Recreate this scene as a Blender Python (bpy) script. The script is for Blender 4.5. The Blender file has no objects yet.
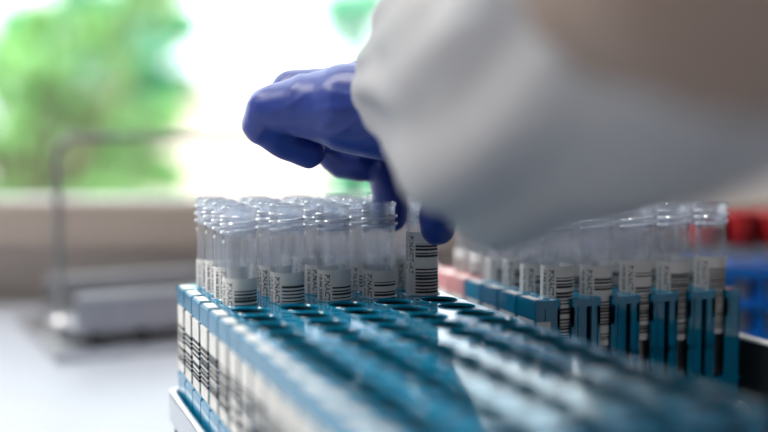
import bpy, bmesh, math, random
from mathutils import Vector, Matrix, noise
random.seed(7)
S = 0.001                                   # everything below is written in millimetres
sc = bpy.context.scene
COL = sc.collection

# ------------------------------------------------------------------ camera
YAW, PITCH, F = 0.357, 0.081, 1079.0
CAM = Vector((-96.6, -408.3, 71.0))
fw = Vector((math.sin(YAW)*math.cos(PITCH), math.cos(YAW)*math.cos(PITCH), -math.sin(PITCH)))
rt = Vector((math.cos(YAW), -math.sin(YAW), 0))
up = rt.cross(fw)
cd = bpy.data.cameras.new('camera'); cam = bpy.data.objects.new('camera', cd); COL.objects.link(cam)
cam.matrix_world = Matrix(((rt.x, up.x, -fw.x, CAM.x*S), (rt.y, up.y, -fw.y, CAM.y*S), (rt.z, up.z, -fw.z, CAM.z*S), (0, 0, 0, 1)))
cd.sensor_width = 36; cd.lens = F/768*36
cd.clip_start = 0.005; cd.clip_end = 200
cd.dof.use_dof = True; cd.dof.focus_distance = 0.448; cd.dof.aperture_fstop = 2.7
sc.camera = cam

# ------------------------------------------------------------------ world, light, exposure
sc.view_settings.view_transform = 'Standard'; sc.view_settings.look = 'None'
sc.view_settings.gamma = 1; sc.view_settings.use_curve_mapping = False
sc.view_settings.exposure = 0.18
sc.cycles.max_bounces = 24; sc.cycles.transparent_max_bounces = 64
sc.cycles.transmission_bounces = 20; sc.cycles.glossy_bounces = 6; sc.cycles.diffuse_bounces = 5
sc.cycles.sample_clamp_indirect = 6
SKY = 3.0
SUN = 9.0
FILL = 22.0  # strength of the added fill panels
w = bpy.data.worlds.new('sky'); sc.world = w; w.use_nodes = True
bg = w.node_tree.nodes['Background']; bg.inputs[0].default_value = (0.90, 0.95, 1.0, 1); bg.inputs[1].default_value = SKY

# room frame: r to the right, d straight ahead of the lens (level), z up, all from the spot under the camera
FX, FY = math.sin(YAW), math.cos(YAW)
def room(r, d, z): return Vector((CAM.x + FX*d + rt.x*r, CAM.y + FY*d + rt.y*r, z))
def ray(px, py): return fw + rt*((px-384)/F) + up*((216-py)/F)
def at(px, py, depth): return CAM + ray(px, py)*depth
def at_z(px, py, z):
    v = ray(px, py); return CAM + v*((z-CAM.z)/v.z)
def at_d(px, py, d):
    v = ray(px, py); return CAM + v*(d/(v.x*FX + v.y*FY))
def r_of(p): return (p-CAM).x*rt.x + (p-CAM).y*rt.y

sd = bpy.data.lights.new('sun', 'SUN'); so = bpy.data.objects.new('sun', sd); COL.objects.link(so)
sd.energy = SUN; sd.angle = math.radians(3); sd.color = (1, 0.95, 0.85)
# the sun stands behind the house, high, and lights the garden beyond the window
so.rotation_euler = (math.radians(38), 0, -YAW + math.radians(-25))
WR0, WR1, WZ0, WZ1, WD = -2300, 240, 9, 1350, 915
pl = bpy.data.lights.new('window_daylight', 'AREA'); po = bpy.data.objects.new('window_daylight', pl); COL.objects.link(po)
pl.shape = 'RECTANGLE'; pl.size = (WR1-WR0)*S; pl.size_y = (WZ1-WZ0)*S
pl.cycles.is_portal = True
po.location = room((WR0+WR1)/2, WD+60, (WZ0+WZ1)/2)*S
po.rotation_euler = (math.radians(-90), 0, -YAW)

# ------------------------------------------------------------------ materials
def newmat(name):
    m = bpy.data.materials.new(name); m.use_nodes = True
    return m, m.node_tree.nodes, m.node_tree.links, m.node_tree.nodes['Principled BSDF']
def plain(name, col, rough=0.5, metal=0, spec=0.5, var=0.06, scale=120, sss=0, bump=0.0, trans=0):
    m, n, l, b = newmat(name)
    tc = n.new('ShaderNodeTexCoord'); nz = n.new('ShaderNodeTexNoise'); nz.inputs['Scale'].default_value = scale
    nz.inputs['Detail'].default_value = 3
    l.new(tc.outputs['Object'], nz.inputs['Vector'])
    mr = n.new('ShaderNodeMapRange'); mr.inputs['To Min'].default_value = 1-var; mr.inputs['To Max'].default_value = 1+var
    l.new(nz.outputs['Fac'], mr.inputs['Value'])
    mx = n.new('ShaderNodeVectorMath'); mx.operation = 'SCALE'; mx.inputs[0].default_value = col[:3]
    l.new(mr.outputs[0], mx.inputs['Scale']); l.new(mx.outputs[0], b.inputs['Base Color'])
    b.inputs['Roughness'].default_value = rough; b.inputs['Metallic'].default_value = metal
    b.inputs['Specular IOR Level'].default_value = spec
    if bump:
        bp = n.new('ShaderNodeBump'); bp.inputs['Strength'].default_value = bump; bp.inputs['Distance'].default_value = 0.0006
        l.new(nz.outputs['Fac'], bp.inputs['Height']); l.new(bp.outputs[0], b.inputs['Normal'])
    if trans:
        tr = n.new('ShaderNodeBsdfTranslucent'); tr.inputs[0].default_value = (*col[:3], 1)
        ms = n.new('ShaderNodeMixShader'); ms.inputs[0].default_value = trans
        l.new(b.outputs[0], ms.inputs[1]); l.new(tr.outputs[0], ms.inputs[2])
        l.new(ms.outputs[0], n['Material Output'].inputs[0])
    return m
def clear(name, tint=(0.97, 0.98, 1.0), edge=0.25, gloss=0.12, refr=0.0, haze=0.0, rough=0.03):
    """clear plastic: lets light pass, mirrors at grazing angles, a trace of refraction and haze"""
    m, n, l, b = newmat(name); n.remove(b)
    t = n.new('ShaderNodeBsdfTransparent')
    lw = n.new('ShaderNodeLayerWeight'); lw.inputs['Blend'].default_value = 0.35
    cr = n.new('ShaderNodeMix'); cr.data_type = 'RGBA'
    cr.inputs['A'].default_value = (*tint, 1); cr.inputs['B'].default_value = (tint[0]*(1-edge), tint[1]*(1-edge), tint[2]*(1-edge*0.8), 1)
    pw = n.new('ShaderNodeMath'); pw.operation = 'POWER'; pw.inputs[1].default_value = 5.0
    l.new(lw.outputs['Facing'], pw.inputs[0]); l.new(pw.outputs[0], cr.inputs['Factor']); l.new(cr.outputs['Result'], t.inputs[0])
    last = t.outputs[0]
    def mix(sh, fac):
        nonlocal last
        ms = n.new('ShaderNodeMixShader')
        if isinstance(fac, float): ms.inputs[0].default_value = fac
        else: l.new(fac, ms.inputs[0])
        l.new(last, ms.inputs[1]); l.new(sh, ms.inputs[2]); last = ms.outputs[0]
    if refr:
        r = n.new('ShaderNodeBsdfGlass'); r.inputs['IOR'].default_value = 1.45; r.inputs['Roughness'].default_value = 0.05
        r.inputs['Color'].default_value = (*tint, 1); mix(r.outputs[0], refr)
    if haze:
        h = n.new('ShaderNodeBsdfTranslucent'); h.inputs[0].default_value = (0.85, 0.89, 1, 1)
        h2 = n.new('ShaderNodeBsdfDiffuse'); h2.inputs[0].default_value = (0.85, 0.89, 1, 1)
        a = n.new('ShaderNodeMixShader'); a.inputs[0].default_value = 0.5
        l.new(h.outputs[0], a.inputs[1]); l.new(h2.outputs[0], a.inputs[2]); mix(a.outputs[0], haze)
    g = n.new('ShaderNodeBsdfGlossy'); g.inputs['Roughness'].default_value = rough
    p5 = n.new('ShaderNodeMath'); p5.operation = 'POWER'; p5.inputs[1].default_value = 3.5
    f2 = n.new('ShaderNodeLayerWeight'); f2.inputs['Blend'].default_value = 0.5; l.new(f2.outputs['Facing'], p5.inputs[0])
    ad = n.new('ShaderNodeMath'); ad.operation = 'MULTIPLY_ADD'; ad.inputs[1].default_value = gloss*5; ad.inputs[2].default_value = gloss*.4
    l.new(p5.outputs[0], ad.inputs[0])
    cl = n.new('ShaderNodeClamp'); l.new(ad.outputs[0], cl.inputs[0])
    mix(g.outputs[0], cl.outputs[0])
    l.new(last, n['Material Output'].inputs[0])
    return m
def barcode(name, paper, u0, u1, v0, v1, count, ink=(0.02, 0.02, 0.025), thr=0.48):
    """paper with a ladder barcode; reads the UV map (u around, v up)"""
    m, n, l, b = newmat(name)
    uv = n.new('ShaderNodeUVMap'); sp = n.new('ShaderNodeSeparateXYZ'); l.new(uv.outputs[0], sp.inputs[0])
    oi = n.new('ShaderNodeObjectInfo')
    def M(op, a, c=None):
        x = n.new('ShaderNodeMath'); x.operation = op
        for i, v in enumerate((a, c)):
            if v is None: continue
            if isinstance(v, (int, float)): x.inputs[i].default_value = v
            else: l.new(v, x.inputs[i])
        return x.outputs[0]
    U, V = sp.outputs[0], sp.outputs[1]
    inside = M('MULTIPLY', M('MULTIPLY', M('GREATER_THAN', U, u0), M('LESS_THAN', U, u1)), M('MULTIPLY', M('GREATER_THAN', V, v0), M('LESS_THAN', V, v1)))
    x = M('ADD', M('MULTIPLY', V, count), M('MULTIPLY', oi.outputs['Random'], 7.0))
    k = M('ADD', M('FLOOR', x), M('MULTIPLY', M('FLOOR', M('MULTIPLY', oi.outputs['Random'], 97.0)), 31.0))
    wn = n.new('ShaderNodeTexWhiteNoise'); wn.noise_dimensions = '1D'; l.new(k, wn.inputs['W'])
    wid = M('MULTIPLY', M('ADD', M('MULTIPLY', wn.outputs['Value'], thr), 0.34), M('GREATER_THAN', wn.outputs['Value'], 0.1))
    bar = M('MULTIPLY', inside, M('LESS_THAN', M('FRACT', x), wid))
    mx = n.new('ShaderNodeMix'); mx.data_type = 'RGBA'
    mx.inputs['A'].default_value = (*paper, 1); mx.inputs['B'].default_value = (*ink, 1)
    l.new(bar, mx.inputs['Factor']); l.new(mx.outputs['Result'], b.inputs['Base Color'])
    b.inputs['Roughness'].default_value = 0.55
    return m

M_teal = plain('teal_plastic', (0.0, 0.20, 0.37), 0.07, spec=0.62, var=0.04)
M_hole_shade = plain('hole_shade_black', (0.004, 0.012, 0.018), 0.6, spec=0.2)  # near-black colour standing in for shade inside the rack holes
M_pink = plain('pink_plastic', (0.62, 0.27, 0.28), 0.35, var=0.04)
M_tube = clear('clear_tube_plastic', tint=(0.985, 0.99, 1.0), edge=0.5, gloss=0.16, haze=0.02)
M_neck = clear('clear_neck_plastic', edge=0.4, gloss=0.14, refr=0.5, haze=0.06)
M_thread = clear('clear_thread_plastic', edge=0.1, gloss=0.35, refr=0.7, haze=0.42)
M_lab = barcode('tube_label_paper', (0.74, 0.73, 0.72), 0.46, 0.96, 0.07, 0.86, 25, thr=0.5)
M_end = barcode('rack_label_paper', (0.78, 0.76, 0.72), -1, 2, 0.15, 0.72, 15, thr=0.65)
M_white = plain('white_sticker', (0.80, 0.79, 0.77), 0.5, var=0.03)
M_ink = plain('black_ink', (0.02, 0.02, 0.025), 0.6)
M_steel = plain('brushed_steel', (0.62, 0.62, 0.64), 0.28, metal=1, var=0.05)
M_steel2 = plain('dull_steel', (0.42, 0.42, 0.45), 0.45, metal=1, var=0.08)
M_dark = plain('black_plastic', (0.012, 0.013, 0.015), 0.4)
M_bench = plain('white_laminate', (0.40, 0.43, 0.50), 0.35, var=0.03, scale=30)
M_wall = plain('wall_paint', (0.45, 0.43, 0.42), 0.8, var=0.04, scale=12)
M_sill = plain('sill_laminate', (0.40, 0.34, 0.30), 0.6, var=0.05, scale=15)
M_sill2 = plain('wall_below_sill', (0.52, 0.46, 0.42), 0.7, var=0.05, scale=15)
M_frame = plain('window_frame_paint', (0.8, 0.8, 0.8), 0.5, var=0.02, scale=15)
M_glove = plain('blue_nitrile', (0.020, 0.050, 0.29), 0.36, spec=0.5, var=0.10, scale=60, bump=0.25)
M_gown = plain('white_gown_cloth', (0.53, 0.53, 0.55), 0.85, spec=0.2, var=0.03, scale=300, bump=0.3, trans=0.25)
_n, _l = M_gown.node_tree.nodes, M_gown.node_tree.links      # a thin gown: partly see-through
_t = _n.new('ShaderNodeBsdfTransparent'); _m = _n.new('ShaderNodeMixShader'); _m.inputs[0].default_value = 0.15
_o = _n['Material Output']; _l.new(_o.inputs[0].links[0].from_socket, _m.inputs[1]); _l.new(_t.outputs[0], _m.inputs[2]); _l.new(_m.outputs[0], _o.inputs[0])
M_skin = plain('skin', (0.55, 0.33, 0.24), 0.5)
M_red = plain('red_cap_plastic', (0.36, 0.008, 0.014), 0.35)
M_blue = plain('blue_rack_plastic', (0.0, 0.17, 0.72), 0.3)
M_pane = clear('window_glass', tint=(0.98, 1, 0.99), edge=0.02, gloss=0.10)
M_leaf1 = plain('lime_leaves', (0.25, 0.50, 0.18), 0.6, var=0.5, scale=2.5, trans=0.35)
M_leaf2 = plain('emerald_leaves', (0.05, 0.40, 0.20), 0.6, var=0.5, scale=2.5, trans=0.3)
M_bark = plain('bark', (0.12, 0.09, 0.06), 0.9, scale=8)
M_fac = plain('pale_render', (0.46, 0.38, 0.36), 0.9, scale=0.5)
M_fac2 = plain('pink_render', (0.42, 0.28, 0.27), 0.9, scale=0.5)
M_lawn = plain('pale_paving', (0.48, 0.45, 0.43), 0.9, var=0.15, scale=1.5)
def emit(name, col, s):
    m, n, l, b = newmat(name); b.inputs['Base Color'].default_value = (*col, 1)
    b.inputs['Emission Color'].default_value = (*col, 1); b.inputs['Emission Strength'].default_value = s
    return m
M_fill = emit('fill_diffuser', (1.0, 0.95, 0.88), FILL)

# ------------------------------------------------------------------ mesh helpers (millimetres)
def link(name, bm, mats, parent=None, smooth=False, loc=None):
    for v in bm.verts: v.co *= S
    bmesh.ops.recalc_face_normals(bm, faces=bm.faces[:])
    me = bpy.data.meshes.new(name); bm.to_mesh(me); bm.free()
    for m in (mats if isinstance(mats, (list, tuple)) else [mats]): me.materials.append(m)
    if smooth:
        for p in me.polygons: p.use_smooth = True
        if smooth != 'all':
            me.set_sharp_from_angle(angle=math.radians(35))
    o = bpy.data.objects.new(name, me); COL.objects.link(o)
    if parent: o.parent = parent
    if loc is not None: o.location = loc*S
    return o
def thing(name, label, cat, loc=Vector((0, 0, 0)), rz=0, group=None):
    o = bpy.data.objects.new(name, None); COL.objects.link(o); o.empty_display_size = 0.01
    o.location = Vector(loc)*S; o.rotation_euler = (0, 0, rz)
    tag(o, label, cat, group); return o
def tag(o, label, cat, group=None):
    o['label'] = label; o['category'] = cat
    if group: o['group'] = group
def struct(o): o['kind'] = 'structure'; return o
def box(bm, x0, x1, y0, y1, z0, z1, fn=None, bev=0):
    vs = [bm.verts.new(fn(x, y, z) if fn else (x, y, z)) for x in (x0, x1) for y in (y0, y1) for z in (z0, z1)]
    fs = [bm.faces.new([vs[i] for i in q]) for q in ((0, 1, 3, 2), (4, 6, 7, 5), (0, 4, 5, 1), (2, 3, 7, 6), (0, 2, 6, 4), (1, 5, 7, 3))]
    if bev:
        bmesh.ops.bevel(bm, geom=list({e for f in fs for e in f.edges}), offset=bev, segments=2, affect='EDGES')
    return vs
def rbox(r0, r1, d0, d1, z0, z1): # a box squared to the room frame
    bm = bmesh.new(); box(bm, r0, r1, d0, d1, z0, z1, lambda r, d, z: room(r, d, z)); return bm
def lathe(bm, prof, n=32, mi=0):
    rings = []
    for r, z in prof:
        if r < 1e-6: rings.append([bm.verts.new((0, 0, z))])
        else: rings.append([bm.verts.new((r*math.cos(2*math.pi*i/n), r*math.sin(2*math.pi*i/n), z)) for i in range(n)])
    for a, b in zip(rings, rings[1:]):
        for i in range(n):
            j = (i+1) % n
            if len(a) == 1 and len(b) == 1: continue
            if len(a) == 1: f = bm.faces.new((a[0], b[i], b[j]))
            elif len(b) == 1: f = bm.faces.new((a[i], a[j], b[0]))
            else: f = bm.faces.new((a[i], a[j], b[j], b[i]))
            f.material_index = mi
def pipe(bm, pts, rad, n=12, closed=False):
    pts = [Vector(p) for p in pts]; rings = []; N = len(pts)
    rads = rad if isinstance(rad, list) else [rad]*N
    ref = None
    for i, p in enumerate(pts):
        a = pts[i-1] if (i or closed) else p; b = pts[(i+1) % N] if (i < N-1 or closed) else p
        t = (b-a).normalized()
        if ref is None: ref = t.orthogonal().normalized()
        ref = (ref - t*ref.dot(t)).normalized(); q = t.cross(ref)
        rings.append([bm.verts.new(p + (ref*math.cos(2*math.pi*k/n) + q*math.sin(2*math.pi*k/n))*rads[i]) for k in range(n)])
    for i in range(N if closed else N-1):
        a, b = rings[i], rings[(i+1) % N]
        for k in range(n): bm.faces.new((a[k], a[(k+1) % n], b[(k+1) % n], b[k]))
    if not closed:
        bm.faces.new(rings[0][::-1]); bm.faces.new(rings[-1])
def copy_tree(o, parent=None):
    c = o.copy(); COL.objects.link(c)
    if parent: c.parent = parent
    for ch in list(o.children): copy_tree(ch, c)
    return c
def nth(i): return ['first', 'second', 'third', 'fourth', 'fifth', 'sixth', 'seventh', 'eighth', 'ninth', 'tenth', 'eleventh'][i]

# ------------------------------------------------------------------ the room
BZ = -78.0                                   # bench top
RL, RR, RB, FLO, CEI = -2600, 2600, -2300, -930, 1750
def wallbox(name, mat, *a):
    return struct(link(name, rbox(*a), mat))
wallbox('floor', plain('floor_vinyl', (0.35, 0.35, 0.36), 0.5), RL, RR, RB, 1250, FLO-50, FLO)
wallbox('ceiling', M_wall, RL, RR, RB, 1250, CEI, CEI+50)
wallbox('wall_back', M_wall, RL, RR, RB-50, RB, FLO, CEI)
wallbox('wall_left', M_wall, RL-50, RL, RB-50, 1250, FLO, CEI)
wallbox('wall_right', M_wall, RR, RR+50, RB-50, 1250, FLO, CEI)
bm = bmesh.new()                             # window wall with its opening
for a in ((RL, WR0, 930, 1130, FLO, CEI), (WR1, RR, 930, 1130, FLO, CEI), (WR0, WR1, 930, 1130, WZ1, CEI), (WR0, WR1, 930, 1130, FLO, WZ0-12)):
    box(bm, a[0], a[1], a[2], 955, a[4], a[5], fn=lambda r, d, z: room(r, d, z))
struct(link('wall_front', bm, plain('white_wall_paint', (0.85, 0.85, 0.86), 0.8, var=0.03, scale=12)))
bm = bmesh.new(); box(bm, RL, RR, 890, 955, WZ0-38, WZ0, fn=lambda r, d, z: room(r, d, z), bev=3)
struct(link('trim_1', bm, M_sill))           # window board
wallbox('trim_2', M_sill2, RL, RR, 922, 930, FLO, WZ0-38)
# window: frame, mullions, panes
bm = bmesh.new()
def fb(r0, r1, z0, z1, d0=905, d1=945): box(bm, r0, r1, d0, d1, z0, z1, fn=lambda r, d, z: room(r, d, z), bev=3)
fb(WR0, WR1, WZ0-8, WZ0+3); fb(WR0, WR1, WZ1-60, WZ1); fb(WR0, WR0+60, WZ0+3, WZ1-60); fb(WR1-60, WR1, WZ0+3, WZ1-60)
M1, M2 = 8, 40
fb(M1, M2, WZ0+3, WZ1-60)
fb(-900, -840, WZ0+3, WZ1-60)
win = struct(link('window_1', bm, M_frame))
for a, b in ((WR0+60, -900), (-840, M1), (M2, WR1-60)):
    link('pane', rbox(a-4, b+4, 922, 928, WZ0+1, WZ1-56), M_pane, win)

# added fill panels at ceiling height, brightening the room
for i, (r, d, lb) in enumerate(((-700, 350, 'long added fill light panel nearer the window, above the bench'), (-1700, 50, 'long added fill light panel at the left of the room'))):
    t = thing('fill_panel', lb, 'fill light', room(r, d, CEI-60), -YAW)
    bm = bmesh.new()
    for a in ((-620, 620, -170, -150), (-620, 620, 150, 170), (-620, -600, -150, 150), (600, 620, -150, 150)): box(bm, *a, 0, 60)
    box(bm, -600, 600, -150, 150, 40, 60)
    link('frame', bm, M_frame, t)
    bm = bmesh.new(); box(bm, -600, 600, -150, 150, 8, 14); link('diffuser', bm, M_fill, t)

# workbench
t = thing('workbench', 'white laminate laboratory bench carrying all the racks', 'bench', room(0, 450, FLO), -YAW)
H = BZ - FLO
bm = bmesh.new(); box(bm, -1500, 1500, -560, 470, H-30, H, bev=3); link('worktop', bm, M_bench, t)
for x in (-1440, 1440):
    for y in (-500, 410):
        bm = bmesh.new(); box(bm, x-25, x+25, y-25, y+25, 0, H-30); link('leg', bm, M_steel2, t)

# ------------------------------------------------------------------ outside
def leaves(clumps, n, size, mat, name, parent):
    bm = bmesh.new()
    for c, rad in clumps:
        for _ in range(int(n)):
            while True:
                p = Vector([random.uniform(-1, 1) for _ in range(3)])
                if 0.25 < p.length < 1: break
            p = c + Vector((p.x*rad, p.y*rad, p.z*rad*0.9))
            a = Vector([random.gauss(0, 1) for _ in range(3)]).normalized(); b = a.orthogonal().normalized()
            s = size*random.uniform(.6, 1.3)
            q = [p+a*s, p+b*s*.5, p-a*s*.9, p-b*s*.5]
            bm.faces.new([bm.verts.new(v) for v in q])
    return link(name, bm, mat, parent)
GZ = -1500.0
def tree(name, label, cat, clumps, mat, n=180, size=75, trunk=True):
    cs = [(at_d(x, y, d), r*d/F) for x, y, d, r in clumps]
    base = sum((c for c, _ in cs), Vector())/len(cs); base.z = GZ
    t = thing(name, label, cat, base)
    leaves([(c-base, r) for c, r in cs], n, size, mat, 'foliage', t)
    bm = bmesh.new()
    for c, r in cs:
        k = c-base
        pipe(bm, [(0, 0, 0), (k.x*.2, k.y*.2, k.z*.45), k], [28, 20, 9] if trunk else [20, 15, 8], 8)
    link('trunk' if trunk else 'stems', bm, M_bark, t, smooth=True)
    return t
tree('tree', 'lime green leafy tree outside the window at far left', 'tree',
     [(x_+random.uniform(-8, 8), y_+random.uniform(-8, 8), 7500+random.uniform(-300, 300), random.uniform(9, 17)) for x_ in range(-90, 190, 26) for y_ in range(-40, 205, 26) if random.random() < .35] +
     [(18, 60, 7600, 42), (95, 30, 8000, 30), (58, 120, 7800, 50), (112, 118, 7900, 36), (40, 170, 7700, 32), (95, 175, 7800, 40), (128, 160, 8000, 34), (165, 175, 8000, 24), (40, 20, 7600, 22), (-10, 205, 7600, 26), (25, 205, 7600, 26), (62, 208, 7600, 26), (98, 205, 7600, 24), (122, 200, 7700, 16), (160, 128, 8000, 16)], M_leaf1)
tree('tree', 'darker emerald tree outside the window behind the lime one', 'tree',
     [(x_+random.uniform(-8, 8), y_+random.uniform(-8, 8), 9500+random.uniform(-300, 300), random.uniform(10, 18)) for x_ in range(-60, 200, 26) for y_ in range(-40, 130, 26) if random.random() < .35] +
     [(105, 70, 9500, 40), (150, 42, 9500, 36), (145, 85, 9600, 30), (60, 35, 9500, 35), (85, 5, 9500, 32), (180, 25, 9600, 24), (185, 80, 9600, 14)], M_leaf2)
tree('tree', 'emerald tree top outside between the gloved hand and sleeve', 'tree',
     [(340, 8, 10500, 24), (347, 40, 10500, 14), (372, 5, 10500, 30), (390, 60, 10500, 30)], M_leaf2)
tree('shrub', 'low green shrub outside, just below the gloved hand', 'shrub',
     [(340, 183, 8000, 16), (362, 178, 8000, 20), (392, 180, 8000, 24), (425, 175, 8000, 26)], M_leaf2, trunk=False)
struct(link('ground', rbox(-30000, 30000, 1300, 60000, GZ-50, GZ), M_lawn))
def building(label, r0, r1, d, ztop, mat, win_mat):
    c = room((r0+r1)/2, d, GZ); t = thing('building', label, 'building', c, -YAW)
    hw = (r1-r0)/2; bm = bmesh.new(); box(bm, -hw, hw, 0, 4000, 0, ztop-GZ); link('wall', bm, mat, t)
    bm = bmesh.new(); box(bm, -hw-200, hw+200, -200, 4200, ztop-GZ, ztop-GZ+180); link('roof', bm, M_fac2, t)
    nw = max(1, int(hw*2/2400))
    for i in range(nw):
        for z in (1200, 4000, 6800):
            if z+1500 < ztop-GZ:
                x = -hw + (i+.5)*2*hw/nw
                bm = bmesh.new(); box(bm, x-450, x+450, -30, 60, z, z+1400); link('window', bm, win_mat, t)
M_bwin = plain('far_window_glass', (0.5, 0.56, 0.6), 0.2)
building('pale rendered building outside behind the trees', -4800, -860, 19000, 650, M_fac, M_bwin)

# ------------------------------------------------------------------ racks
XL, XR, HW, HT = -15.4, 91.0, 8.8, 57.0
NOTCH = [(-10, -3), (3, 17), (23, 37), (43, 57), (63, 77), (83, 90)]
def rack_body_bm(notched):
    bm = bmesh.new(); n = 32
    # top plate with five round holes
    zt, zb = 0.0, -3.5
    def sq(x, ang, hx, hy):
        c, s = math.cos(ang), math.sin(ang); k = min(hx/abs(c) if abs(c) > 1e-6 else 1e9, hy/abs(s) if abs(s) > 1e-6 else 1e9)
        return (x+c*k, s*k)
    for i in range(5):
        x = 20*i
        angs = sorted([2*math.pi*(k+.5)/n for k in range(n)] + [math.atan2(sy*HW, sx*10) % (2*math.pi) for sx in (1, -1) for sy in (1, -1)] + [math.atan2(sy*HW, sx*3) % (2*math.pi) for sx in (1, -1) for sy in (1, -1)])
        N = len(angs)
        A = [bm.verts.new((*sq(x, a, 10, HW), zt)) for a in angs]
        B = [bm.verts.new((x+7.9*math.cos(a), 7.9*math.sin(a), zt)) for a in angs]
        C = [bm.verts.new((x+7.65*math.cos(a), 7.65*math.sin(a), zt+.35)) for a in angs]
        D = [bm.verts.new((x+7.3*math.cos(a), 7.3*math.sin(a), zt-.1)) for a in angs]
        E = [bm.verts.new((x+7.3*math.cos(a), 7.3*math.sin(a), -1.2)) for a in angs]
        E2 = [bm.verts.new((x+7.5*math.cos(a), 7.5*math.sin(a), -1.2)) for a in angs]
        E3 = [bm.verts.new((x+7.5*math.cos(a), 7.5*math.sin(a), zb)) for a in angs]
        G = [bm.verts.new((*sq(x, a, 10, HW), zb)) for a in angs]
        for k in range(N):
            j = (k+1) % N
            if abs(abs((A[k].co.y+A[j].co.y)/2)-HW) < .01 and abs((A[k].co.x+A[j].co.x)/2-x) < 3 and notched: continue   # open notch
            for P, Q in ((A, B), (B, C), (C, D), (D, E), (E, E2), (E2, E3), (E3, G)):
                bm.faces.new((P[k], P[j], Q[j], Q[k]))
    for y in (-HW, HW):                      # closing rims of the plate
        for a, b in (NOTCH if notched else [(-10, 90)]): bm.faces.new([bm.verts.new(p) for p in ((a, y, zt), (b, y, zt), (b, y, zb), (a, y, zb))])
    # end blocks
    box(bm, XL+.6, -9.9, -HW, HW, -8, 0, bev=.5)
    box(bm, XL+1.2, -9.9, -HW+.4, HW-.4, -40, -8)
    box(bm, XL+.6, -9.9, -HW, HW, -HT, -40, bev=.5)
    box(bm, 89.9, XR, -HW, HW, -HT, 0, bev=.5)
    box(bm, -9.9, 89.9, -HW, HW, -HT, -40)   # foot
    for y0, y1 in ((-HW, -HW+1.2), (HW-1.2, HW)):
        s = -1 if y0 < 0 else 1; yr = (y0+.5, y1) if s < 0 else (y0, y1-.5)
        box(bm, -9.9, -3, y0, y1, -40, -3.5); box(bm, 83, 89.9, y0, y1, -40, -3.5)
        for k in range(4):
            x = 20*k
            for a, b, yy in ((3, 4.2, (y0, y1)), (4.2, 6.1, yr), (6.1, 7.4, (y0, y1)), (12.6, 13.9, (y0, y1)), (13.9, 15.8, yr), (15.8, 17, (y0, y1))):
                box(bm, x+a, x+b, yy[0], yy[1], -40, -3.5)
            box(bm, x+3, x+7.4, y0, y1, -26, -24); box(bm, x+12.6, x+17, y0, y1, -26, -24)
    for k in range(4): box(bm, 20*k+8.5, 20*k+11.5, -HW+2.2, HW-2.2, -40, -3.5)  # partitions
    for y in (-HW, HW):                      # lip under the top and along the foot
        s = -.45 if y < 0 else .45
        for a, b in (NOTCH if notched else [(-10, 90)]): box(bm, XL+.6 if a < 0 else a, XR if b == 90 else b, min(y, y+s), max(y, y+s), -3.2, -.2)
        for k in range(5 if notched else 0):
            for e in (-4.2, 3): box(bm, 20*k+e, 20*k+e+1.2, min(y, y-s*2.4), max(y, y-s*2.4), -12, -.15)
        box(bm, XL+.6, XR, min(y, y+s), max(y, y+s), -42, -40)
    return bm
def uvquad(bm, vs, mi=0):
    uvl = bm.loops.layers.uv.verify(); f = bm.faces.new([bm.verts.new(v) for v in vs]); f.material_index = mi
    for lp, uv in zip(f.loops, ((0, 0), (1, 0), (1, 1), (0, 1))): lp[uvl].uv = uv
def sheet(bm, vs, off):
    """a sticker: printed face plus a thin back so it has thickness"""
    uvquad(bm, vs); uvquad(bm, [Vector(v)+Vector(off) for v in vs][::-1])
    a = bm.verts[-8:] if False else None
def make_rack(mat, label, loc, group, side_label=False, notched=True):
    t = thing('tube_rack', label, 'rack', loc, 0, group)
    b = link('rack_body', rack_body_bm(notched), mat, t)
    bm = bmesh.new()                         # added dark liner: shade inside the five holes, as colour
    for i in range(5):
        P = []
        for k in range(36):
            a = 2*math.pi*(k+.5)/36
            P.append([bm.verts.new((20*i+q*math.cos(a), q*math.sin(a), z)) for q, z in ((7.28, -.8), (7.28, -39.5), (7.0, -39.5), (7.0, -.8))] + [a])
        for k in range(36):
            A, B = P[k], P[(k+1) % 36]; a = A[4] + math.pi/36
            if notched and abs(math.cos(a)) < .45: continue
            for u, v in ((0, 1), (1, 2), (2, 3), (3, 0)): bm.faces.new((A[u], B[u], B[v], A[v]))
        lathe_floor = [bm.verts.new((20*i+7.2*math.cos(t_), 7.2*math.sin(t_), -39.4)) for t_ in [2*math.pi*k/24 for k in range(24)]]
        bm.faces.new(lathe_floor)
    link('hole_shade_liner', bm, M_hole_shade, t)
    # barcode sticker on the narrow end, white square on the top
    bm = bmesh.new(); vs = box(bm, XL+.5, XL+1.3, -6.8, 6.8, -38, -8.5)
    uvl = bm.loops.layers.uv.verify()
    for f in bm.faces:
        for lp in f.loops: lp[uvl].uv = ((lp.vert.co.y+6.8)/13.6, (lp.vert.co.z+38)/29.5)
    link('barcode_label', bm, M_end, t)
    bm = bmesh.new(); box(bm, XL+1.4, XL+5.6, -6, 6, 0, .25, bev=.1); link('top_label', bm, M_white, t)
    if side_label:
        bm = bmesh.new(); box(bm, XL+1.3, XL+8, -HW-.2, -HW+.3, -38, -9, bev=.15); link('side_label', bm, M_white, t)
    return t
PITCHY = 18.0
RX, RY, RZ = 136.0, 1.2, -2.0                # the right-hand block
lead = None
words = []
for k in range(4, -11, -1):
    loc = Vector((0, PITCHY*k, 0))
    if k > 0:
        lb = 'teal rack of barcoded tubes, %s row of the left block' % ['front', 'second', 'third', 'rear'][k-1]
        g = 'filled racks of the left block'
    else:
        lb = 'empty teal tube rack, %s in front of the standing tubes' % nth(-k)
        g = 'empty racks of the left block'
    if lead is None: lead = make_rack(M_teal, lb, loc, g, notched=False); r = lead
    else: r = copy_tree(lead); r.location = loc*S; tag(r, lb, 'rack', g)
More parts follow.
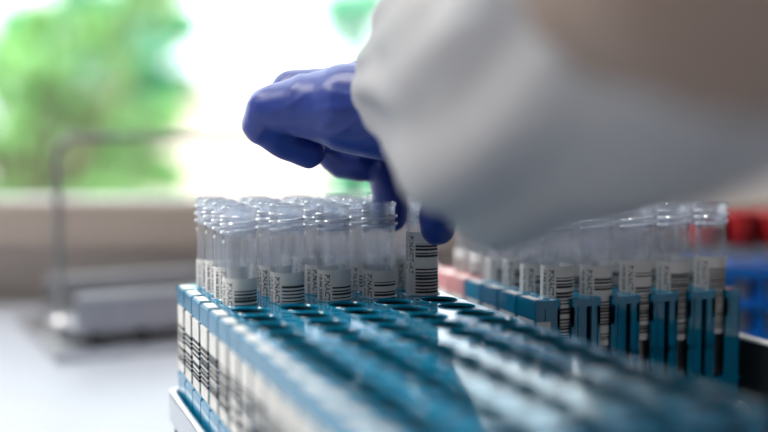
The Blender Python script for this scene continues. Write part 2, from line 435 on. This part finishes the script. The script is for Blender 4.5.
for k in range(4):
    lb = 'teal rack in the right block, %s' % ['frontmost with open tube slots', 'second from its front', 'third from its front', 'rearmost, beside the pink rack'][k]
    loc = Vector((RX, RY+PITCHY*k, RZ))
    if k == 0: r = make_rack(M_teal, lb, loc, 'teal racks of the right block', side_label=True)
    elif k == 1: r = lead = make_rack(M_teal, lb, loc, 'teal racks of the right block')
    else: r = copy_tree(lead); r.location = loc*S; tag(r, lb, 'rack', 'teal racks of the right block')
plead = None
for k in range(3):
    lb = 'pink tube rack behind the right teal racks, %s' % ['nearest of three', 'middle of three', 'farthest of three'][k]
    loc = Vector((RX, RY+PITCHY*(4+k), RZ))
    if plead is None: plead = make_rack(M_pink, lb, loc, 'pink racks'); r = plead
    else: r = copy_tree(plead); r.location = loc*S; tag(r, lb, 'rack', 'pink racks')

# ------------------------------------------------------------------ tubes (origin at the rounded bottom; rim 92.5 mm above)
TL = 92.5; BOT = -52.5
CAMANG = math.atan2(CAM.y-10, CAM.x-50)      # the labels face this way
def text_bm(bm, s, size, ang0, ztop, rad, mi):
    cu = bpy.data.curves.new('t', 'FONT'); cu.body = s; cu.size = size; cu.resolution_u = 2; cu.offset = 0.07; cu.space_character = 1.05
    ob = bpy.data.objects.new('t', cu); COL.objects.link(ob)
    dg = bpy.context.evaluated_depsgraph_get(); me = bpy.data.meshes.new_from_object(ob.evaluated_get(dg))
    off = len(bm.verts); vs = []
    for v in me.vertices:
        a = ang0 + v.co.y/rad; z = ztop - v.co.x
        vs.append(bm.verts.new((rad*math.cos(a), rad*math.sin(a), z)))
    for p in me.polygons:
        try: f = bm.faces.new([vs[i] for i in p.vertices]); f.material_index = mi
        except ValueError: pass
    bpy.data.objects.remove(ob); bpy.data.meshes.remove(me); bpy.data.curves.remove(cu)
def label_bm(texts, zt=65.0, zb=30.0):
    """sheet wrapped round the tube; angle 0 = towards the camera side"""
    bm = bmesh.new(); uvl = bm.loops.layers.uv.verify(); n = 40; r0, r1 = 6.93, 7.03
    a0, a1 = math.radians(-88), math.radians(98)
    ring = {}
    for i in range(n+1):
        a = a0+(a1-a0)*i/n
        for z in (zb, zt):
            for r in (r0, r1): ring[i, z, r] = bm.verts.new((r*math.cos(a), r*math.sin(a), z))
    def face(k):
        f = bm.faces.new([ring[q] for q in k])
        for lp, q in zip(f.loops, k): lp[uvl].uv = (q[0]/n, (q[1]-zb)/(zt-zb))
    for i in range(n):
        face([(i, zb, r1), (i+1, zb, r1), (i+1, zt, r1), (i, zt, r1)]); face([(i, zb, r0), (i, zt, r0), (i+1, zt, r0), (i+1, zb, r0)])
        face([(i, zt, r0), (i, zt, r1), (i+1, zt, r1), (i+1, zt, r0)]); face([(i, zb, r0), (i+1, zb, r0), (i+1, zb, r1), (i, zb, r1)])
    for i in (0, n): face([(i, zb, r0), (i, zb, r1), (i, zt, r1), (i, zt, r0)])
    for s, size, ang in texts: text_bm(bm, s, size, math.radians(ang), zt-1.6, r1+.05, 1)
    return bm
def make_tube():
    t = thing('sample_tube', 'x', 'tube')
    bm = bmesh.new(); ro, ri = 6.9, 6.05
    out = [(0, 0), (2.6, .55), (4.9, 2.0), (6.3, 4.4), (ro, 7.4), (ro, 76), (ro+.25, 77), (ro+.25, 78), (6.75, 79), (6.75, 80)]
    inn = [(6.0, 80), (6.0, 77), (ri, 75), (ri, 7.8), (5.4, 5.0), (4.0, 2.8), (2.2, 1.5), (0, 1.1)]
    lathe(bm, out+inn, 40); link('tube_wall', bm, M_tube, t, smooth=True)
    bm = bmesh.new()                         # neck with a rim and a screw thread
    lathe(bm, [(6.0, 80), (6.75, 80), (6.75, 90.6), (7.15, 91.2), (7.2, 92.0), (6.9, TL), (6.3, TL), (6.0, 91.8), (6.0, 80)], 40)
    link('threaded_neck', bm, M_neck, t, smooth=True)
    bm = bmesh.new(); pts = []; rr = []
    for i in range(73):
        a = 2*math.pi*i/30 - 2.2; f = min(1, i/6, (72-i)/6)
        pts.append((7.0*math.cos(a), 7.0*math.sin(a), 81.6 + 7.4*i/72)); rr.append(.15+.75*f)
    pipe(bm, pts, rr, 8)
    link('screw_thread', bm, M_thread, t, smooth=True)
    link('label', label_bm([('10.06.2020 12', 2.4, -54), ('PINACT-AT', 3.1, -28)]), [M_lab, M_ink], t, smooth=True)
    return t
tube0 = make_tube(); first = True
def put_tube(loc, spin, lift, lb, group, dz=0, bare=False):
    global first
    o = tube0 if first else copy_tree(tube0); first = False
    o.location = (loc + Vector((0, 0, BOT+lift)))*S
    o.rotation_euler = (0, 0, math.atan2(CAM.y-loc.y, CAM.x-loc.x) + math.radians(spin))
    tag(o, lb, 'tube', group)
    for c in o.children:
        if c.name.startswith('label'): c.location.z = dz*S
    return o
rowname = ['front row', 'second row', 'third row', 'rear row']
colname = ['leftmost', 'second from left', 'middle', 'second from right', 'rightmost']
dzs = [-1, 0, .6, -.8, -.3]
for r in range(4):
    for c in range(5):
        held = (r == 0 and c == 4)
        lb = ('clear labelled tube held between blue glove fingers, raised out of the left block' if held else
              'clear barcoded tube in the left block, %s, %s' % (rowname[r], colname[c]))
        jx = random.uniform(-.3, .3) if not held else 0
        put_tube(Vector((20*c+jx, PITCHY*(r+1), 0)), random.uniform(-20, 0) if r else [-16, -17, -3, -15, -22][c], 15.0 if held else random.uniform(-.4, .4), lb,
                 'tubes in the left block', dz=dzs[c] if r == 0 else random.uniform(-1.5, 1.5))
for r in range(4):
    for c in range(5):
        lb = 'clear barcoded tube in the right block, %s, %s' % (rowname[r], colname[c])
        put_tube(Vector((RX+20*c+random.uniform(-.3, .3), RY+PITCHY*r, RZ)), random.uniform(-12, 8) if r else [1, -3, 3, -4, 0][c],
                 random.uniform(-.4, .4), lb, 'tubes in the right block', dz=(random.uniform(-1, 1.5) if r else [2, 1, 2, .5, 2.4][c]))
for r in range(2):
    for c in range(5):
        lb = 'clear tube in the %s pink rack, %s' % (['nearest', 'middle'][r], colname[c])
        put_tube(Vector((RX+20*c, RY+PITCHY*(4+r), RZ)), random.uniform(-20, 20)-110, random.uniform(-.4, .4), lb, 'tubes in the pink racks')

# ------------------------------------------------------------------ steel trays under the racks
def tray(label, x0, x1, y0, y1, zf, zr):
    t = thing('rack_tray', label, 'tray', Vector(((x0+x1)/2, (y0+y1)/2, BZ)))
    hx, hy = (x1-x0)/2, (y1-y0)/2; R = 5.0
    bm = bmesh.new(); box(bm, -hx, hx, -hy, hy, zf-BZ-1.5, zf-BZ)
    for a in ((-hx-.8, -hx, -hy, hy), (hx, hx+.8, -hy, hy), (-hx-.8, hx+.8, -hy-.8, -hy), (-hx-.8, hx+.8, hy, hy+.8)):
        box(bm, *a, zf-BZ-6, zr-BZ)
    link('pan', bm, M_steel, t)
    bm = bmesh.new(); pts = []
    for cx, cy, a0 in ((hx-R, hy-R, 0), (-hx+R, hy-R, 90), (-hx+R, -hy+R, 180), (hx-R, -hy+R, 270)):
        for k in range(7):
            a = math.radians(a0+15*k); pts.append((cx+R*math.cos(a), cy+R*math.sin(a), zr-BZ))
    pipe(bm, pts, 1.9, 12, closed=True); link('rolled_rim', bm, M_steel, t, smooth='all')
    for sx in (-1, 1):
        for sy in (-1, 1):
            bm = bmesh.new(); lathe(bm, [(0, 0), (5, 0), (5, 3), (3, 4), (3, zf-BZ-1.5), (0, zf-BZ-1.5)], 16)
            link('foot', bm, M_dark, t, smooth=True, loc=Vector((sx*(hx-3), sy*(hy-9), 0)))
    return t
tray('polished steel tray with rolled rim under the left block', -17.6, 94.5, -10.5*PITCHY+-3, 4.5*PITCHY+4, -57.2, -50)
tray('steel tray with rolled rim under the right block', RX-18.5, RX+93, RY-13, RY+6.5*PITCHY+4, -59.2, -57)

# ------------------------------------------------------------------ black deck with steel edge, blue rack and red caps at right
X0 = 237.0
t = thing('instrument_deck', 'black box with bright steel edge at far right', 'instrument', Vector((X0, 60, BZ)))
bm = bmesh.new(); box(bm, 0, 4, -190, 250, 0, 50); box(bm, 4, 330, -190, 250, 0, 15.5); box(bm, 4, 330, 246, 250, 15.5, 50); link('housing', bm, M_dark, t)
bm = bmesh.new(); box(bm, -.6, 4.6, -190, 250, 50, 51.5, bev=.5); link('edge_strip', bm, M_frame, t)

c0 = at_d(690, 250, 640); DZ = BZ+16
def blue_rack(label, loc, n):
    t = thing('tube_rack', label, 'rack', loc, -YAW, 'blue racks')
    bm = bmesh.new(); L = 20*n
    box(bm, 0, L, -11, 11, 0, 12, bev=.8); box(bm, 0, L, -11, 11, 44, 52, bev=.8); box(bm, 0, L, -11, 11, 26, 32, bev=.8)
    for i in range(n+1): box(bm, 20*i-3 if i else 0, 20*i+3 if i < n else L, -10, 10, 12, 44)
    link('rack_body', bm, M_blue, t)
    return t
def capped_tube():
    t = thing('capped_tube', 'x', 'tube')
    bm = bmesh.new(); lathe(bm, [(0, 0), (4, 1), (6.4, 5), (6.8, 8), (6.8, 68), (6, 68), (6, 8), (4, 3), (0, 2)], 24); link('tube_wall', bm, M_tube, t, smooth=True)
    bm = bmesh.new(); lathe(bm, [(0, 3), (4, 3.5), (5.8, 8), (5.8, 44), (0, 44)], 20); link('sample', bm, M_white, t, smooth=True)
    bm = bmesh.new()
    lathe(bm, [(0, 64), (9.2, 64), (9.6, 65), (9.6, 81), (9.0, 82.5), (0, 82.5)], 28); link('cap', bm, M_red, t, smooth=True)
    return t
ct = None
for j, dd in enumerate((0, 30)):
    o = room(r_of(c0)+j*5, 640+dd, DZ)
    blue_rack('blue tube rack on the black box, %s' % ['nearer one', 'farther one'][j], o, 9)
    for i in range(9):
        p = o + rt*(10+20*i) ; p.z = DZ-18+0
        p.z = DZ + 0.5
        if ct is None: q = ct = capped_tube()
        else: q = copy_tree(ct)
        q.location = p*S
        tag(q, 'red capped tube in the %s blue rack, %s from the left' % (['nearer', 'farther'][j], nth(i)), 'tube', 'red capped tubes')

# ------------------------------------------------------------------ steel carrier with wire handle at left
A = at_z(22, 321, BZ); B = at_z(56, 364, BZ); Cc = at_z(178, 352, BZ)
ux = (Cc-B).normalized(); uy = (A-B); dep = uy.length; uy = (uy - ux*uy.dot(ux)).normalized()
ang = math.atan2(ux.y, ux.x)
t = thing('rack_carrier', 'blurred steel rack carrier with tall wire handle on the bench', 'carrier', B, ang)
WID = 250.0; DEP = 150.0
bm = bmesh.new()
for a in ((0, WID, 0, 8), (0, WID, DEP-8, DEP), (0, 14, 8, DEP-8), (WID-14, WID, 8, DEP-8)): box(bm, *a, 0, 7, bev=1)
link('base_frame', bm, M_steel, t)
bm = bmesh.new()
box(bm, 17, WID-10, 18, 20, 14, 37); box(bm, 17, WID-10, 20, 120, 14, 16); box(bm, 17, WID-10, 118, 120, 14, 37)
link('trough', bm, M_steel2, t)
bm = bmesh.new(); pipe(bm, [(17, 19, 38), (WID-10, 19, 38)], 2.2); pipe(bm, [(17, 119, 38), (WID-10, 119, 38)], 2.2)
link('trough_rim', bm, M_steel, t, smooth=True)
bm = bmesh.new(); R = 14; H2 = 143; xs, xe, yy = 17, WID-6, 70
pts = [(xs, yy, 7), (xs, yy, H2-R)] + [(xs+R-R*math.cos(math.radians(a)), yy, H2-R+R*math.sin(math.radians(a))) for a in (22, 45, 67, 90)]
pts += [(xe-R+R*math.sin(math.radians(a)), yy, H2-R+R*math.cos(math.radians(a))) for a in (0, 22, 45, 67, 90)] + [(xe, yy, 7)]
pipe(bm, pts, 2.4, 12); link('handle', bm, plain('dark_steel_wire', (0.22, 0.23, 0.23), 0.4, metal=1), t, smooth='all')
for x in (xs, xe):
    bm = bmesh.new(); lathe(bm, [(0, 0), (7, 0), (7, 9), (5, 11), (0, 11)], 20); link('knob', bm, M_steel, t, smooth=True, loc=Vector((x, yy, 7)))
for x, y in ((30, 4), (60, 4), (WID-30, 4), (30, 146), (WID-30, 146)):
    bm = bmesh.new(); lathe(bm, [(0, 0), (4, 0), (4, 14), (0, 14)], 14); link('spacer', bm, M_dark, t, smooth=True, loc=Vector((x, 18 if y < 50 else 119, 0)))

# ------------------------------------------------------------------ person: left arm with a blue glove and a white gown sleeve
def capsule(bm, a, b, ra, rb, n=20):
    a, b = Vector(a), Vector(b); t = (b-a); L = t.length; t = t/L if L > 1e-6 else Vector((0, 0, 1))
    x = t.orthogonal().normalized(); y = t.cross(x); rings = []
    prof = [(-math.cos(math.radians(q))*ra, math.sin(math.radians(q))*ra) for q in (15, 35, 55, 75, 90)] + \
           [(L+math.sin(math.radians(q))*rb, math.cos(math.radians(q))*rb) for q in (0, 15, 35, 55, 75)]
    p0 = bm.verts.new(a-t*ra); p1 = bm.verts.new(b+t*rb)
    for s, r in prof: rings.append([bm.verts.new(a+t*s+(x*math.cos(2*math.pi*k/n)+y*math.sin(2*math.pi*k/n))*r) for k in range(n)])
    for P, Q in zip(rings, rings[1:]):
        for k in range(n): bm.faces.new((P[k], P[(k+1) % n], Q[(k+1) % n], Q[k]))
    for k in range(n):
        bm.faces.new((p0, rings[0][(k+1) % n], rings[0][k])); bm.faces.new((p1, rings[-1][k], rings[-1][(k+1) % n]))
def chain(bm, pts, s=1.0):
    P = [(at(x, y, d), r*s) for x, y, d, r in pts]
    # round the joints a little with a spline through them
    for (a, ra), (b, rb) in zip(P, P[1:]): capsule(bm, a, b, ra, rb)
HAND = [
    [(392, 112, 428, 20), (348, 108, 430, 18), (306, 106, 434, 13), (270, 109, 438, 9.4), (262, 124, 442, 8.2), (285, 141, 447, 7.4), (308, 152, 452, 7.0)],      # little finger
    [(378, 98, 452, 14), (330, 92, 458, 10.5), (291, 90, 462, 8.6), (283, 108, 466, 8.0), (298, 130, 470, 7.6), (318, 140, 470, 7.4)],        # ring finger
    [(385, 100, 474, 14), (345, 105, 482, 10.5), (318, 118, 486, 9.4), (322, 140, 486, 8.8), (342, 160, 484, 8.2), (362, 164, 480, 7.8)],     # middle finger
    [(402, 112, 488, 13), (396, 135, 488, 10.5), (387, 158, 484, 9.4), (389, 182, 477, 8.4), (391, 200, 474, 7.9), (391, 216, 472.5, 7.2)],   # index finger
    [(455, 130, 412, 20), (458, 160, 425, 15), (452, 185, 438, 11), (443, 208, 448, 8.8), (438, 218, 451.5, 8.2), (438, 228, 452, 7.4)],      # thumb
]
PALM = [[(470, 98, 398, 24), (395, 110, 428, 17)], [(470, 95, 402, 24), (395, 92, 452, 17)], [(470, 95, 408, 24), (398, 98, 474, 16)],
        [(470, 100, 408, 24), (408, 112, 486, 15)], [(395, 118, 430, 15), (395, 98, 455, 16)], [(395, 98, 455, 16), (402, 105, 484, 15)],
        [(380, 116, 434, 13), (382, 98, 455, 14)], [(345, 100, 440, 12), (362, 92, 452, 13.5)], [(430, 110, 440, 20), (455, 140, 425, 20)]]
ARM = [[(470, 98, 400, 24), (490, 92, 375, 24)], [(490, 92, 375, 24), (560, 40, 312, 25)], [(560, 40, 312, 25), (650, -10, 266, 29)], [(650, -10, 266, 29), (740, -80, 235, 31)], [(740, -80, 235, 31), (900, -200, 197, 33)]]
BROWN_COVER = [[(592, -6, 262, 21), (664, -42, 226, 30)], [(664, -42, 226, 30), (760, -85, 198, 38)], [(760, -85, 198, 38), (900, -170, 175, 40)]]  # path of the brown shape over the gown sleeve
def blob(name, chains, voxel, mat, s=1.0, smooth=4):
    bm = bmesh.new()
    for c in chains: chain(bm, c, s)
    o = link(name, bm, mat)
    m = o.modifiers.new('r', 'REMESH'); m.mode = 'VOXEL'; m.voxel_size = voxel*S; m.use_smooth_shade = True
    m2 = o.modifiers.new('s', 'SMOOTH'); m2.factor = 0.6; m2.iterations = smooth
    dg = bpy.context.evaluated_depsgraph_get(); me = bpy.data.meshes.new_from_object(o.evaluated_get(dg))
    o.modifiers.clear(); old = o.data; o.data = me; bpy.data.meshes.remove(old); me.name = name
    for p in me.polygons: p.use_smooth = True
    return o
person = blob('person', HAND+PALM+ARM, 2.0, M_skin, s=0.86, smooth=3)
tag(person, 'gloved left hand and white sleeved arm of a person lifting a tube', 'person')
glove = blob('glove', HAND+PALM+ARM[:1], 1.0, M_glove, smooth=6); glove.parent = person
brown_cover = blob('brown_sleeve_cover', BROWN_COVER, 2.5, plain('brown_matte', (0.27, 0.20, 0.165), 0.9, var=0.1, scale=300)); brown_cover.parent = person  # brown shape laid over the upper gown sleeve
# stretch wrinkles in the rubber
me = glove.data
nrm = [v.normal.copy() for v in me.vertices]
for v, nn in zip(me.vertices, nrm):
    p = v.co/S
    q = Vector((p.x*.035 + p.z*.05, p.y*.05, p.z*.12 - p.x*.05))
    v.co += nn*S*(0.9*(1-abs(noise.noise(q))*4) * (0.4 if abs(noise.noise(q)) < .25 else 0))
def sleeve():
    axis = [(443, 76, 406, 34, 1), (450, 80, 395, 37, 1), (474, 80, 375, 38.5, .9), (508, 90, 350, 43, .6), (540, 90, 320, 45, .4), (600, 55, 290, 45, .4), (660, 10, 262, 45, .4), (740, -50, 235, 45, .3), (860, -140, 205, 45, .3), (980, -220, 180, 45, .3)]
    A_ = [(at(x, y, d), r, f) for x, y, d, r, f in axis]
    pts = []                                 # finer stations
    for (a, ra, fa), (b, rb, fb) in zip(A_, A_[1:]):
        for k in range(6): t = k/6; pts.append((a.lerp(b, t), ra+(rb-ra)*t, fa+(fb-fa)*t))
    pts.append(A_[-1]); bm = bmesh.new(); n = 96; ref = Vector((0, 0, 1)); outer = []; inner = []
    for i, (p, r, f) in enumerate(pts):
        a = pts[max(0, i-2)][0]; b = pts[min(len(pts)-1, i+2)][0]; t = (b-a).normalized()
        x = (ref-t*ref.dot(t)).normalized(); y = t.cross(x); R1 = []; R2 = []
        for k in range(n):
            th = 2*math.pi*k/n
            q = Vector((math.cos(th)*1.6, math.sin(th)*1.6, i*.05))
            d = 9*noise.noise(q*1.3) + 4.5*f*noise.noise(Vector((math.cos(th)*4, math.sin(th)*4, i*.07)))
            e = x*math.cos(th) + y*math.sin(th)
            off = t*(6*noise.noise(Vector((math.cos(th)*2.2, math.sin(th)*2.2, 9)))) if i == 0 else Vector()
            R1.append(bm.verts.new(p+off+e*(r+d))); R2.append(bm.verts.new(p+off+e*(r+d-.8)))
        outer.append(R1); inner.append(R2)
    for G in (outer, inner):
        for P, Q in zip(G, G[1:]):
            for k in range(n): bm.faces.new((P[k], P[(k+1) % n], Q[(k+1) % n], Q[k]))
    for P, Q in ((outer[0], inner[0]), (outer[-1], inner[-1])):
        for k in range(n): bm.faces.new((P[k], P[(k+1) % n], Q[(k+1) % n], Q[k]))
    return link('gown_sleeve', bm, M_gown, person, smooth='all')
sleeve()
